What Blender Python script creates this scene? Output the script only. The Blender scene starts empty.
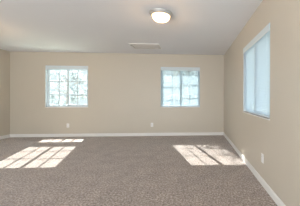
import bpy, bmesh, math, random
from mathutils import Vector, Matrix
random.seed(7)
S = bpy.context.scene
COL = S.collection

# ------------------------------------------------------------------ room
H, W, L, D, Y0 = 2.44, 0.9034, 5.2265, 5.68, -2.6     # height, right wall x, left wall -x, back wall y, front wall y
TH = 0.13                                             # wall thickness

# ------------------------------------------------------------------ camera
f, px, py, yaw, pit, roll, h = 187.56, 206.25, 97.66, 0.0642, -0.0024, -0.0026, 1.1545
cam = bpy.data.cameras.new('camera'); camo = bpy.data.objects.new('camera', cam); COL.objects.link(camo)
s, c = math.sin(yaw), math.cos(yaw)
F0, R0, Z = Vector((s, c, 0)), Vector((c, -s, 0)), Vector((0, 0, 1))
Fv = math.cos(pit)*F0 + math.sin(pit)*Z
U0 = -math.sin(pit)*F0 + math.cos(pit)*Z
Rv = math.cos(roll)*R0 - math.sin(roll)*U0
Uv = math.sin(roll)*R0 + math.cos(roll)*U0
m = Matrix((Rv, Uv, -Fv)).transposed().to_4x4(); m.translation = (0, 0, h)
camo.matrix_world = m
cam.sensor_fit = 'HORIZONTAL'; cam.sensor_width = 36
cam.lens = f/300*36
cam.shift_x = (150-px)/300; cam.shift_y = (py-103)/300
cam.clip_start = 0.02; cam.clip_end = 300
S.camera = camo

# ------------------------------------------------------------------ sky, suns, fill lamp, exposure
SKY, SUN, SUN_HIGH, FRONT, SIDE = 0.85, 15.5, 24.0, 405.0, 0.0
EXPOSURE = 0.0
wd = bpy.data.worlds.new('sky'); S.world = wd; wd.use_nodes = True
wn = wd.node_tree                                     # pale at the horizon, brighter and bluer overhead
tc = wn.nodes.new('ShaderNodeTexCoord'); sx = wn.nodes.new('ShaderNodeSeparateXYZ'); mr = wn.nodes.new('ShaderNodeValToRGB')
wn.links.new(tc.outputs['Generated'], sx.inputs[0]); wn.links.new(sx.outputs['Z'], mr.inputs[0])
el = mr.color_ramp.elements
el[0].position = 0.40; el[0].color = (0.185*0.84, 0.185*0.945, 0.185, 1)
el[1].position = 0.75; el[1].color = (0.96, 1.12, 1.25, 1)
wn.links.new(mr.outputs[0], wn.nodes['Background'].inputs[0])
wn.nodes['Background'].inputs[1].default_value = SKY*5

def sun(name, d, e, col, ang):
    l = bpy.data.lights.new(name, 'SUN'); l.energy = e; l.color = col; l.angle = math.radians(ang)
    o = bpy.data.objects.new(name, l); COL.objects.link(o)
    o.rotation_euler = Vector(d).to_track_quat('-Z', 'Y').to_euler(); o.location = (-6, 14, 9)
sun('sun', (0.345, -1, -0.77), SUN, (1.0, 0.965, 0.925), 0.25)
sun('added_high_sun', (0.36, -1, -2.56), SUN_HIGH, (1.0, 0.97, 0.94), 0.5)  # second, steeper sun added to cast the small patch by the back wall

def area(name, loc, d, sx, sy, e, col):
    l = bpy.data.lights.new(name, 'AREA'); l.shape = 'RECTANGLE'; l.size = sx; l.size_y = sy; l.energy = e; l.color = col
    o = bpy.data.objects.new(name, l); COL.objects.link(o)
    o.rotation_euler = Vector(d).to_track_quat('-Z', 'Z').to_euler(); o.location = loc
# added fill lamp behind the viewer; the wall there has no opening
area('front_fill', (-2.1, Y0+0.06, 1.25), (0, 1, 0.35), 5.4, 2.1, FRONT, (0.92, 0.97, 1.0))

S.view_settings.view_transform = 'Standard'
S.view_settings.look = 'None'
S.view_settings.gamma = 1
S.view_settings.use_curve_mapping = False
S.view_settings.exposure = EXPOSURE

# ------------------------------------------------------------------ materials
def mat(name):
    mt = bpy.data.materials.new(name); mt.use_nodes = True
    nt = mt.node_tree
    return mt, nt, nt.nodes['Principled BSDF']
def plain(name, col, rough=0.5, metal=0.0, spec=0.5):
    mt, nt, b = mat(name)
    b.inputs['Base Color'].default_value = (*col, 1); b.inputs['Roughness'].default_value = rough
    b.inputs['Metallic'].default_value = metal; b.inputs['Specular IOR Level'].default_value = spec
    return mt
def N(nt, t, **k):
    n = nt.nodes.new(t)
    for a, v in k.items(): setattr(n, a, v)
    return n
def paint(name, col, scale, bump, var=0.03, rough=0.75, spec=0.25):
    mt, nt, b = mat(name)
    tc = N(nt, 'ShaderNodeTexCoord')
    n1 = N(nt, 'ShaderNodeTexNoise'); n1.inputs['Scale'].default_value = scale; n1.inputs['Detail'].default_value = 4
    n2 = N(nt, 'ShaderNodeTexNoise'); n2.inputs['Scale'].default_value = 1.3; n2.inputs['Detail'].default_value = 2
    for n in (n1, n2): nt.links.new(tc.outputs['Object'], n.inputs['Vector'])
    r = N(nt, 'ShaderNodeMix', data_type='RGBA')
    r.inputs['A'].default_value = (*[x*(1-var) for x in col], 1); r.inputs['B'].default_value = (*[x*(1+var) for x in col], 1)
    nt.links.new(n2.outputs['Fac'], r.inputs['Factor']); nt.links.new(r.outputs['Result'], b.inputs['Base Color'])
    bp = N(nt, 'ShaderNodeBump'); bp.inputs['Strength'].default_value = bump; bp.inputs['Distance'].default_value = 0.004
    nt.links.new(n1.outputs['Fac'], bp.inputs['Height']); nt.links.new(bp.outputs['Normal'], b.inputs['Normal'])
    b.inputs['Roughness'].default_value = rough; b.inputs['Specular IOR Level'].default_value = spec
    return mt
WALL = paint('beige_wall_paint', (0.572, 0.522, 0.44), 130, 0.15, 0.03, 0.42, 0.5)
CEIL = paint('white_ceiling_texture', (0.825, 0.83, 0.85), 60, 0.35, 0.015, 0.9)
TRIM = plain('white_trim_paint', (0.80, 0.79, 0.77), 0.4)
VINYL = plain('white_window_vinyl', (0.62, 0.69, 0.73), 0.4)
BLINDPAINT = plain('pale_blind_paint', (0.66, 0.74, 0.78), 0.45)
PLATE = plain('white_plastic', (0.82, 0.81, 0.80), 0.35)
SLOT = plain('dark_slot', (0.05, 0.05, 0.05), 0.6)
PANEL = plain('white_panel', (0.79, 0.765, 0.74), 0.8)
PANEL_SHADE = plain('grey_painted_shade', (0.42, 0.39, 0.37), 0.8)  # shade of the panel's recessed edge, put into the colour
NICKEL = plain('brushed_nickel', (0.58, 0.58, 0.57), 0.42, 0.7)
BARK = plain('bark', (0.30, 0.26, 0.22), 0.9)
CORD = plain('white_cord', (0.8, 0.82, 0.84), 0.8)

def carpet():
    mt, nt, b = mat('taupe_carpet')
    tc = N(nt, 'ShaderNodeTexCoord')
    def noise(scale, det, rough=0.6):
        n = N(nt, 'ShaderNodeTexNoise'); n.inputs['Scale'].default_value = scale; n.inputs['Detail'].default_value = det
        n.inputs['Roughness'].default_value = rough
        nt.links.new(tc.outputs['Object'], n.inputs['Vector']); return n
    fine = noise(44, 5, 0.85); tuft = noise(130, 2); big = noise(4.5, 4)
    rp = N(nt, 'ShaderNodeValToRGB')
    e = rp.color_ramp.elements
    e[0].position = 0.37; e[0].color = (0.11, 0.080, 0.065, 1)
    e[1].position = 0.63; e[1].color = (0.66, 0.58, 0.53, 1)
    k = e.new(0.5); k.color = (0.315, 0.252, 0.218, 1)
    nt.links.new(fine.outputs['Fac'], rp.inputs['Fac'])
    mx = N(nt, 'ShaderNodeMix', data_type='RGBA', blend_type='MULTIPLY'); mx.inputs['Factor'].default_value = 1
    r2 = N(nt, 'ShaderNodeMapRange'); r2.inputs['From Min'].default_value = 0.3; r2.inputs['From Max'].default_value = 0.7
    r2.inputs['To Min'].default_value = 0.85; r2.inputs['To Max'].default_value = 1.15
    nt.links.new(big.outputs['Fac'], r2.inputs['Value'])
    nt.links.new(rp.outputs['Color'], mx.inputs['A']); nt.links.new(r2.outputs['Result'], mx.inputs['B'])
    nt.links.new(mx.outputs['Result'], b.inputs['Base Color'])
    bp = N(nt, 'ShaderNodeBump'); bp.inputs['Strength'].default_value = 0.6; bp.inputs['Distance'].default_value = 0.008
    nt.links.new(tuft.outputs['Fac'], bp.inputs['Height']); nt.links.new(bp.outputs['Normal'], b.inputs['Normal'])
    b.inputs['Roughness'].default_value = 1; b.inputs['Specular IOR Level'].default_value = 0.0
    b.inputs['Sheen Weight'].default_value = 0.4; b.inputs['Sheen Roughness'].default_value = 0.5
    return mt
CARPET = carpet()

def see_through(name, opacity, col, transl):
    """transparent sheet with a share of scattering threads"""
    mt = bpy.data.materials.new(name); mt.use_nodes = True; nt = mt.node_tree; nt.nodes.clear()
    out = N(nt, 'ShaderNodeOutputMaterial'); mx = N(nt, 'ShaderNodeMixShader'); m2 = N(nt, 'ShaderNodeMixShader')
    t = N(nt, 'ShaderNodeBsdfTransparent'); d = N(nt, 'ShaderNodeBsdfDiffuse'); tr = N(nt, 'ShaderNodeBsdfTranslucent')
    d.inputs[0].default_value = (*col, 1); tr.inputs[0].default_value = (*col, 1)
    m2.inputs[0].default_value = transl; mx.inputs[0].default_value = opacity
    nt.links.new(d.outputs[0], m2.inputs[1]); nt.links.new(tr.outputs[0], m2.inputs[2])
    nt.links.new(t.outputs[0], mx.inputs[1]); nt.links.new(m2.outputs[0], mx.inputs[2]); nt.links.new(mx.outputs[0], out.inputs[0])
    return mt
SCREEN = see_through('pale_veil', 0.04, (0.62, 0.68, 0.72), 0.5)  # thin scattering layer, added to haze the view outside
SLAT = see_through('white_blind_slat', 1.0, (0.58, 0.66, 0.71), 0.45)
SLAT_THIN = see_through('translucent_blind_slat', 1.0, (0.81, 0.85, 0.88), 0.8)
LEAF = see_through('pale_green_leaf', 1.0, (0.30, 0.33, 0.345), 0.6)
def glass():
    mt = bpy.data.materials.new('window_glass'); mt.use_nodes = True; nt = mt.node_tree; nt.nodes.clear()
    out = N(nt, 'ShaderNodeOutputMaterial'); mx = N(nt, 'ShaderNodeMixShader'); t = N(nt, 'ShaderNodeBsdfTransparent')
    t.inputs[0].default_value = (0.95, 0.98, 0.98, 1)
    g = N(nt, 'ShaderNodeBsdfGlossy'); g.inputs['Roughness'].default_value = 0.02
    lw = N(nt, 'ShaderNodeLayerWeight'); lw.inputs[0].default_value = 0.5
    pw = N(nt, 'ShaderNodeMath', operation='POWER'); pw.inputs[1].default_value = 5
    mr = N(nt, 'ShaderNodeMapRange'); mr.inputs['To Min'].default_value = 0.02; mr.inputs['To Max'].default_value = 0.6
    nt.links.new(lw.outputs['Facing'], pw.inputs[0]); nt.links.new(pw.outputs[0], mr.inputs['Value'])
    nt.links.new(mr.outputs[0], mx.inputs[0]); nt.links.new(t.outputs[0], mx.inputs[1]); nt.links.new(g.outputs[0], mx.inputs[2])
    nt.links.new(mx.outputs[0], out.inputs[0]); return mt
GLASS = glass()
def lamp_glass():
    mt, nt, b = mat('lit_frosted_glass')
    # bulbs inside: whiter at the bottom of the bowl, amber towards its rim
    tc = N(nt, 'ShaderNodeTexCoord'); sx = N(nt, 'ShaderNodeSeparateXYZ'); mr = N(nt, 'ShaderNodeMapRange')
    nt.links.new(tc.outputs['Object'], sx.inputs[0]); nt.links.new(sx.outputs['Z'], mr.inputs['Value'])
    mr.inputs['From Min'].default_value = -0.138; mr.inputs['From Max'].default_value = -0.045
    rp = N(nt, 'ShaderNodeValToRGB')
    rp.color_ramp.elements[0].color = (0.62, 0.56, 0.44, 1)
    rp.color_ramp.elements[1].color = (1.0, 0.42, 0.105, 1)
    nt.links.new(mr.outputs[0], rp.inputs['Fac'])
    nt.links.new(rp.outputs['Color'], b.inputs['Emission Color']); b.inputs['Emission Strength'].default_value = 4.0
    b.inputs['Base Color'].default_value = (0.8, 0.76, 0.7, 1)
    t = N(nt, 'ShaderNodeBsdfTransparent'); mx = N(nt, 'ShaderNodeMixShader'); mx.inputs[0].default_value = 0.7
    nt.links.new(t.outputs[0], mx.inputs[1]); nt.links.new(b.outputs[0], mx.inputs[2])
    nt.links.new(mx.outputs[0], nt.nodes['Material Output'].inputs[0])
    return mt
LAMPGLASS = lamp_glass()

# ------------------------------------------------------------------ helpers
def obj(name, bm, m, parent=None, smooth=False):
    me = bpy.data.meshes.new(name)
    bmesh.ops.recalc_face_normals(bm, faces=bm.faces)
    bm.to_mesh(me); bm.free(); me.materials.append(m)
    if smooth:
        for p in me.polygons: p.use_smooth = True
    o = bpy.data.objects.new(name, me); COL.objects.link(o)
    if parent: o.parent = parent
    return o
def empty(name, loc, rz=0):
    o = bpy.data.objects.new(name, None); COL.objects.link(o); o.location = loc; o.rotation_euler = (0, 0, rz)
    o.empty_display_size = 0.1
    return o
def tag(o, label, cat, group=None):
    o['label'] = label; o['category'] = cat
    if group: o['group'] = group
    return o
def struct(o): o['kind'] = 'structure'; return o
def box(bm, a, b, bev=0.0):
    r = bmesh.ops.create_cube(bm, size=1)
    vs = r['verts']
    for v in vs:
        v.co = Vector([(a[i]+b[i])/2 + v.co[i]*(b[i]-a[i]) for i in range(3)])
    if bev:
        es = list({e for v in vs for e in v.link_edges})
        bmesh.ops.bevel(bm, geom=es, offset=bev, segments=2, affect='EDGES', profile=0.6)
def boxes(*bs, bev=0.0):
    bm = bmesh.new()
    for a, b in bs: box(bm, a, b, bev)
    return bm
def lathe(bm, prof, seg=48):
    rings = []
    for r, z in prof:
        if r < 1e-6: rings.append([bm.verts.new((0, 0, z))])
        else: rings.append([bm.verts.new((r*math.cos(2*math.pi*k/seg), r*math.sin(2*math.pi*k/seg), z)) for k in range(seg)])
    for A, B in zip(rings, rings[1:]):
        for k in range(seg):
            k2 = (k+1) % seg
            q = [A[k % len(A)], A[k2 % len(A)], B[k2 % len(B)], B[k % len(B)]]
            u = []
            for v in q:
                if v not in u: u.append(v)
            if len(u) > 2: bm.faces.new(u)
def tube(bm, pts, rad, seg=6):
    prev = None
    for i, p in enumerate(pts):
        p = Vector(p)
        d = Vector(pts[min(i+1, len(pts)-1)]) - Vector(pts[max(i-1, 0)])
        d.normalize()
        a = d.orthogonal().normalized(); b = d.cross(a)
        r = rad[i] if isinstance(rad, (list, tuple)) else rad
        ring = [bm.verts.new(p + r*(math.cos(2*math.pi*k/seg)*a + math.sin(2*math.pi*k/seg)*b)) for k in range(seg)]
        if prev:
            # align start to the nearest vertex so the tube does not twist
            o = min(range(seg), key=lambda q: (ring[q].co-prev[0].co).length)
            ring = ring[o:]+ring[:o]
            for k in range(seg):
                bm.faces.new((prev[k], prev[(k+1) % seg], ring[(k+1) % seg], ring[k]))
        else: bm.faces.new(ring)
        prev = ring
    bm.faces.new(prev)
def wall_mesh(u0, u1, z0, z1, holes, place):
    """slab with rectangular openings; place(u, t, z) -> world, t = 0 room side, t = TH outside"""
    us = sorted({u0, u1} | {x for hl in holes for x in hl[:2]}); zs = sorted({z0, z1} | {x for hl in holes for x in hl[2:]})
    bm = bmesh.new(); V = {}
    def v(u, t, z):
        k = (round(u, 5), round(t, 5), round(z, 5))
        if k not in V: V[k] = bm.verts.new(place(u, t, z))
        return V[k]
    def solid(i, j):
        if not (0 <= i < len(us)-1 and 0 <= j < len(zs)-1): return False
        cu, cz = (us[i]+us[i+1])/2, (zs[j]+zs[j+1])/2
        return not any(a < cu < b and p < cz < q for a, b, p, q in holes)
    for i in range(len(us)-1):
        for j in range(len(zs)-1):
            if not solid(i, j): continue
            a, b, p, q = us[i], us[i+1], zs[j], zs[j+1]
            bm.faces.new([v(a, 0, p), v(b, 0, p), v(b, 0, q), v(a, 0, q)])
            bm.faces.new([v(a, TH, q), v(b, TH, q), v(b, TH, p), v(a, TH, p)])
            if not solid(i-1, j): bm.faces.new([v(a, 0, p), v(a, 0, q), v(a, TH, q), v(a, TH, p)])
            if not solid(i+1, j): bm.faces.new([v(b, 0, q), v(b, 0, p), v(b, TH, p), v(b, TH, q)])
            if not solid(i, j-1): bm.faces.new([v(b, 0, p), v(a, 0, p), v(a, TH, p), v(b, TH, p)])
            if not solid(i, j+1): bm.faces.new([v(a, 0, q), v(b, 0, q), v(b, TH, q), v(a, TH, q)])
    return bm

# ------------------------------------------------------------------ shell
WZ0, WZ1 = 0.862, 2.058
WA, WB = (-4.271, -3.088), (-1.0, 0.171)             # back wall windows
WS = (2.188, 3.406); SZ0, SZ1 = 0.895, 2.055         # right wall window
struct(obj('floor', boxes(((-L-TH, Y0-TH, -0.12), (W+TH, D+TH, 0))), CARPET))
struct(obj('ceiling', boxes(((-L-TH, Y0-TH, H), (W+TH, D+TH, H+0.15))), CEIL))
struct(obj('wall_back', wall_mesh(-L-TH, W+TH, 0, H, [(*WA, WZ0, WZ1), (*WB, WZ0, WZ1)], lambda u, t, z: (u, D+t, z)), WALL))
struct(obj('wall_right', wall_mesh(Y0, D, 0, H, [(*WS, SZ0, SZ1)], lambda u, t, z: (W+t, u, z)), WALL))
struct(obj('wall_left', wall_mesh(Y0, D, 0, H, [], lambda u, t, z: (-L-t, u, z)), WALL))
struct(obj('wall_front', wall_mesh(-L-TH, W+TH, 0, H, [], lambda u, t, z: (u, Y0-t, z)), WALL))

BH, BT = 0.088, 0.014
def baseboard(name, p, q, n):
    """profile run from p to q, n = direction into the room"""
    prof = [(0, 0), (BT, 0), (BT, BH*0.80), (BT*0.75, BH*0.90), (BT*0.45, BH*0.96), (BT*0.4, BH), (0, BH)]
    bm = bmesh.new(); n = Vector(n)
    A = [bm.verts.new(Vector(p)+n*a+Vector((0, 0, z))) for a, z in prof]
    B = [bm.verts.new(Vector(q)+n*a+Vector((0, 0, z))) for a, z in prof]
    k = len(prof)
    for i in range(k): bm.faces.new((A[i], A[(i+1) % k], B[(i+1) % k], B[i]))
    bm.faces.new(A); bm.faces.new(B[::-1])
    struct(obj(name, bm, TRIM))
baseboard('baseboard_back', (-L, D, 0), (W, D, 0), (0, -1, 0))
baseboard('baseboard_right', (W, Y0, 0), (W, D-BT, 0), (-1, 0, 0))
baseboard('baseboard_left', (-L, Y0, 0), (-L, D-BT, 0), (1, 0, 0))
baseboard('baseboard_front', (-L+BT, Y0, 0), (W-BT, Y0, 0), (0, 1, 0))

# ------------------------------------------------------------------ windows (local: x across, y outwards, z up; origin = middle of the sill edge)
def window(name, loc, rz, w, hgt, bars):
    r = struct(empty(name, loc, rz))
    a = w/2; y0, y1 = 0.053, TH-0.005
    fw = 0.028
    obj('window_frame', boxes(((-a, y0, 0), (-a+fw, y1, hgt)), ((a-fw, y0, 0), (a, y1, hgt)),
                              ((-a+fw, y0, 0), (a-fw, y1, fw)), ((-a+fw, y0, hgt-fw), (a-fw, y1, hgt))), VINYL, r)
    # two sliding sashes, the right one in the inner track
    for sgn, ya in ((-1, 0.082), (1, 0.058)):
        x0, x1 = (-a+fw, 0.024) if sgn < 0 else (-0.024, a-fw)
        z0, z1 = fw, hgt-fw
        sw = 0.030; yb = ya+0.022
        sh = obj('sash', boxes(((x0, ya, z0), (x0+sw+(0.012 if sgn > 0 else 0), yb, z1)), ((x1-sw-(0.012 if sgn < 0 else 0), ya, z0), (x1, yb, z1)),
                               ((x0+sw, ya, z0), (x1-sw, yb, z0+sw)), ((x0+sw, ya, z1-sw), (x1-sw, yb, z1))), VINYL, r)
        obj('window_pane', boxes(((x0+sw*.8, ya+0.009, z0+sw*.8), (x1-sw*.8, ya+0.0092, z1-sw*.8))), GLASS, sh)
        if not bars: continue
        xm = (x0+x1)/2; t = 0.0135 if name == 'window_1' else 0.008
        bs = [((xm-t, ya+0.004, z0+sw), (xm+t, ya+0.018, z1-sw))]
        for zb in bars: bs.append(((x0+sw, ya+0.0045, zb-t), (x1-sw, ya+0.0175, zb+t)))
        obj('glazing_bars', boxes(*bs), VINYL, sh)
    obj('window_sill', boxes(((-a, -0.012, -0.016), (a, y0, 0.0)), bev=0.003), TRIM, r)
    j = 0.006
    obj('jamb_liner', boxes(((-a, 0.001, 0.0), (-a+j, y0, hgt)), ((a-j, 0.001, 0.0), (a, y0, hgt)), ((-a+j, 0.001, hgt-j), (a-j, y0, hgt))), VINYL, r)
    obj('window_veil', boxes(((-a+fw, TH-0.004, fw), (a-fw, TH-0.0036, hgt-fw))), SCREEN, r)  # added sheet that veils the window view with pale haze
    return r
wl, hl = WA[1]-WA[0], WZ1-WZ0
BARS = (0.345, 0.735)
window('window_1', ((WA[0]+WA[1])/2, D, WZ0), 0, wl, hl, BARS)
window('window_2', ((WB[0]+WB[1])/2, D, WZ0), 0, WB[1]-WB[0], hl, BARS)
window('window_3', (W, (WS[0]+WS[1])/2, SZ0), -math.pi/2, WS[1]-WS[0], SZ1-SZ0, ())

# ------------------------------------------------------------------ blinds
def blind(loc, rz, w, hgt, tilt, raised, label, yc=0.027, slat_mat=None):
    r = tag(empty('window_blind', loc, rz), label, 'blind', 'white horizontal blinds hanging inside the windows')
    a = w/2-0.010; hgt -= 0.006
    obj('headrail', boxes(((-a, yc-0.022, hgt-0.048), (a, yc+0.022, hgt-0.002)), bev=0.002), VINYL, r)
    obj('valance', boxes(((-a-0.003, yc-0.030, hgt-0.100), (a+0.003, yc-0.024, hgt-0.003)), bev=0.001), BLINDPAINT, r)
    bm = bmesh.new(); sp = 0.0040 if raised else 0.0205; sd = 0.025
    ztop = hgt-0.062; n = 12 if raised else int((ztop-0.026)/sp)
    ca, sa = math.cos(tilt), math.sin(tilt)
    for k in range(n):
        z = ztop-k*sp
        row0 = []
        for t, bow in ((-0.5, 0), (0, 0.0014), (0.5, 0)):           # crowned slat, room-side edge low
            yy, zz = t*sd, bow
            y_, z_ = yc+yy*ca-zz*sa, z+yy*sa+zz*ca
            row0.append((y_, z_))
        L_ = [bm.verts.new((-a, y, q)) for y, q in row0]; R_ = [bm.verts.new((a, y, q)) for y, q in row0]
        for i in range(2): bm.faces.new((L_[i], R_[i], R_[i+1], L_[i+1]))
    so = obj('slats', bm, slat_mat or SLAT, r)
    md = so.modifiers.new('thickness', 'SOLIDIFY'); md.thickness = 0.0005
    zb = ztop-n*sp-0.004
    obj('bottom_rail', boxes(((-a, yc-0.013, zb-0.016), (a, yc+0.013, zb)), bev=0.002), BLINDPAINT, r)
    for x in (-a+0.12, 0.0, a-0.12):
        for y in (yc-0.0145, yc+0.0145): obj('ladder_cord', boxes(((x-0.0012, y-0.0008, zb), (x+0.0012, y+0.0008, hgt-0.05))), CORD, r)
    return r
blind(((WA[0]+WA[1])/2, D, WZ0), 0, wl, hl, 0.0, True, 'white blind drawn up to the top of the left window on the back wall')
blind(((WB[0]+WB[1])/2, D, WZ0), 0, WB[1]-WB[0], hl, math.atan(0.77), False, 'white lowered blind in the right-hand window of the back wall')
blind((W, (WS[0]+WS[1])/2, SZ0), -math.pi/2, WS[1]-WS[0], SZ1-SZ0, math.radians(-60), False, 'white lowered blind in the window of the right wall', 0.020, SLAT_THIN)

# ------------------------------------------------------------------ ceiling lamp
def ceiling_lamp(loc, label):
    r = tag(empty('ceiling_light', loc), label, 'ceiling light', 'flush round ceiling lights')
    bm = bmesh.new(); lathe(bm, [(0.0, 0), (0.150, 0), (0.168, -0.003), (0.174, -0.011), (0.172, -0.022), (0.163, -0.030), (0.157, -0.044), (0.147, -0.056), (0.136, -0.058), (0.128, -0.05), (0.126, -0.02), (0, -0.02)])
    obj('base_ring', bm, NICKEL, r, True)
    bm = bmesh.new(); R = 0.127
    lathe(bm, [(R*math.cos(t)**0.85, -0.050-0.088*math.sin(t)) for t in [i*math.pi/2/14 for i in range(14)]]+[(0, -0.138)])
    obj('glass_bowl', bm, LAMPGLASS, r, True)
    bm = bmesh.new(); lathe(bm, [(0, -0.137), (0.009, -0.138), (0.009, -0.141), (0.005, -0.143), (0, -0.146)], 16)
    obj('finial', bm, NICKEL, r, True)
    bl = bpy.data.lights.new('bulb', 'POINT'); bl.energy = 28.0; bl.color = (1.0, 0.62, 0.30); bl.shadow_soft_size = 0.03
    bo = bpy.data.objects.new('bulb', bl); COL.objects.link(bo); bo.parent = r; bo.location = (0, 0, -0.09)
    return r
ceiling_lamp((-0.507, 2.90, H), 'round flush ceiling light with a lit frosted bowl, in view on the white ceiling')
ceiling_lamp((-3.83, 3.6, H), 'lit ceiling light at the left edge of the view, warming the ceiling')

# ------------------------------------------------------------------ ceiling access panel
r = tag(empty('ceiling_panel', (-1.215, 4.815, H), 0), 'flat rectangular access panel set in the white ceiling near the back wall', 'ceiling panel')
a, b, t, g = 0.355, 0.225, 0.022, 0.008
def ring(a, b, t, z):
    return boxes(((-a, -b, z), (a, -b+t, 0)), ((-a, b-t, z), (a, b, 0)), ((-a, -b+t, z), (-a+t, b-t, 0)), ((a-t, -b+t, z), (a, b-t, 0)))
obj('panel_trim', ring(a, b, t, -0.016), PANEL, r)
obj('shade_strips', ring(a-t, b-t, g, -0.013), PANEL_SHADE, r)  # dark strips inside the trim, standing in for recess shade
obj('panel_board', boxes(((-a+t+g, -b+t+g, -0.003), (a-t-g, b-t-g, 0))), PANEL, r)

# ------------------------------------------------------------------ wall sockets
def outlet(loc, rz, label):
    r = tag(empty('wall_outlet', loc, rz), label, 'wall outlet', 'white duplex wall outlets')
    obj('cover_plate', boxes(((-0.037, -0.006, -0.060), (0.037, 0, 0.060)), bev=0.0025), PLATE, r)
    for z in (-0.021, 0.021):
        k = obj('socket', boxes(((-0.0165, -0.008, z-0.014), (0.0165, -0.005, z+0.014)), bev=0.001), PLATE, r)
        obj('slots', boxes(((-0.008, -0.0085, z-0.002), (-0.006, -0.0078, z+0.008)), ((0.006, -0.0085, z-0.002), (0.008, -0.0078, z+0.007)),
                           ((-0.002, -0.0085, z-0.010), (0.002, -0.0078, z-0.006))), SLOT, k)
    bm = bmesh.new(); box(bm, (-0.003, -0.0075, -0.003), (0.003, -0.0055, 0.003), 0.001)
    obj('screw', bm, NICKEL, r)
outlet((-3.648, D, 0.326), 0, 'white wall outlet on the back wall below the left window')
outlet((-1.253, D, 0.328), 0, 'white wall outlet on the back wall, between the two windows near the right one')
outlet((W, 2.42, 0.352), -math.pi/2, 'white wall outlet low on the right wall below its window')

# ------------------------------------------------------------------ outdoors: lawn and trees
struct(obj('ground', boxes(((-60, D+1.0, -3.3), (40, 80, -3.1))), paint('pale_dry_grass', (0.35, 0.37, 0.28), 8, 0.3, 0.15)))
def tree(base, hgt, crown_r, crown_z0, nb, leaves, lsize, seed, label):
    rnd = random.Random(seed)
    r = tag(empty('tree', base), label, 'tree', 'trees outside the back windows')
    bm = bmesh.new()
    top = Vector((rnd.uniform(-.3, .3), rnd.uniform(-.3, .3), hgt))
    tr = [Vector((0, 0, 0)), Vector((0.06, 0.04, hgt*0.3)), Vector((-0.05, 0.06, hgt*0.6)), top]
    tube(bm, tr, [0.17, 0.13, 0.08, 0.02], 8)
    tips = []
    for i in range(nb):
        q = rnd.uniform(0.0, 1.0); z = crown_z0+(hgt-crown_z0)*q*0.95
        st = Vector((0, 0, z-0.3)); ang = i*2.4+rnd.uniform(-.4, .4)
        rr = crown_r*math.sqrt(max(0.1, 1-(2*q-0.8)**2*0.7))*rnd.uniform(0.6, 1)
        e = Vector((rr*math.cos(ang), rr*math.sin(ang), z+rnd.uniform(0.2, 0.8)))
        mid = (st+e)/2+Vector((0, 0, rnd.uniform(0.05, 0.3)))
        tube(bm, [st, mid, e], [0.045, 0.03, 0.012], 5)
        for k in range(3):
            g = mid.lerp(e, rnd.uniform(0, 1)); tp = g+Vector((rnd.uniform(-.5, .5), rnd.uniform(-.5, .5), rnd.uniform(0.0, .6)))
            tube(bm, [g, tp], [0.016, 0.006], 4); tips.append(tp)
        tips += [e, mid.lerp(e, 0.6)]
    obj('trunk', bm, BARK, r)
    bm = bmesh.new()
    for i in range(leaves):
        p = rnd.choice(tips)+Vector((rnd.gauss(0, .18), rnd.gauss(0, .18), rnd.gauss(0, .18)))
        d = Vector((rnd.gauss(0, 1), rnd.gauss(0, 1), rnd.gauss(0, 1))).normalized(); e = d.orthogonal().normalized()
        n = d.cross(e); sz = lsize*rnd.uniform(0.6, 1.2)
        v = [bm.verts.new(p+x) for x in (-d*sz, e*sz*0.45+n*sz*0.12, d*sz, -e*sz*0.45+n*sz*0.12)]
        bm.faces.new((v[0], v[1], v[2])); bm.faces.new((v[0], v[2], v[3]))
    obj('foliage', bm, LEAF, r)
    return r
tree((-1.2, 11.9, -3.1), 9.8, 1.6, 5.6, 30, 5200, 0.06, 3, 'leafy tree close outside the right-hand window of the back wall')
tree((-13.6, 21.0, -3.1), 6.8, 3.4, 1.8, 34, 7000, 0.13, 5, 'pale leafy tree beyond the left window of the back wall')
tree((-0.6, 19.0, -3.1), 7.8, 2.8, 1.2, 44, 13000, 0.12, 8, 'pale leafy tree farther off behind the right-hand window of the back wall')
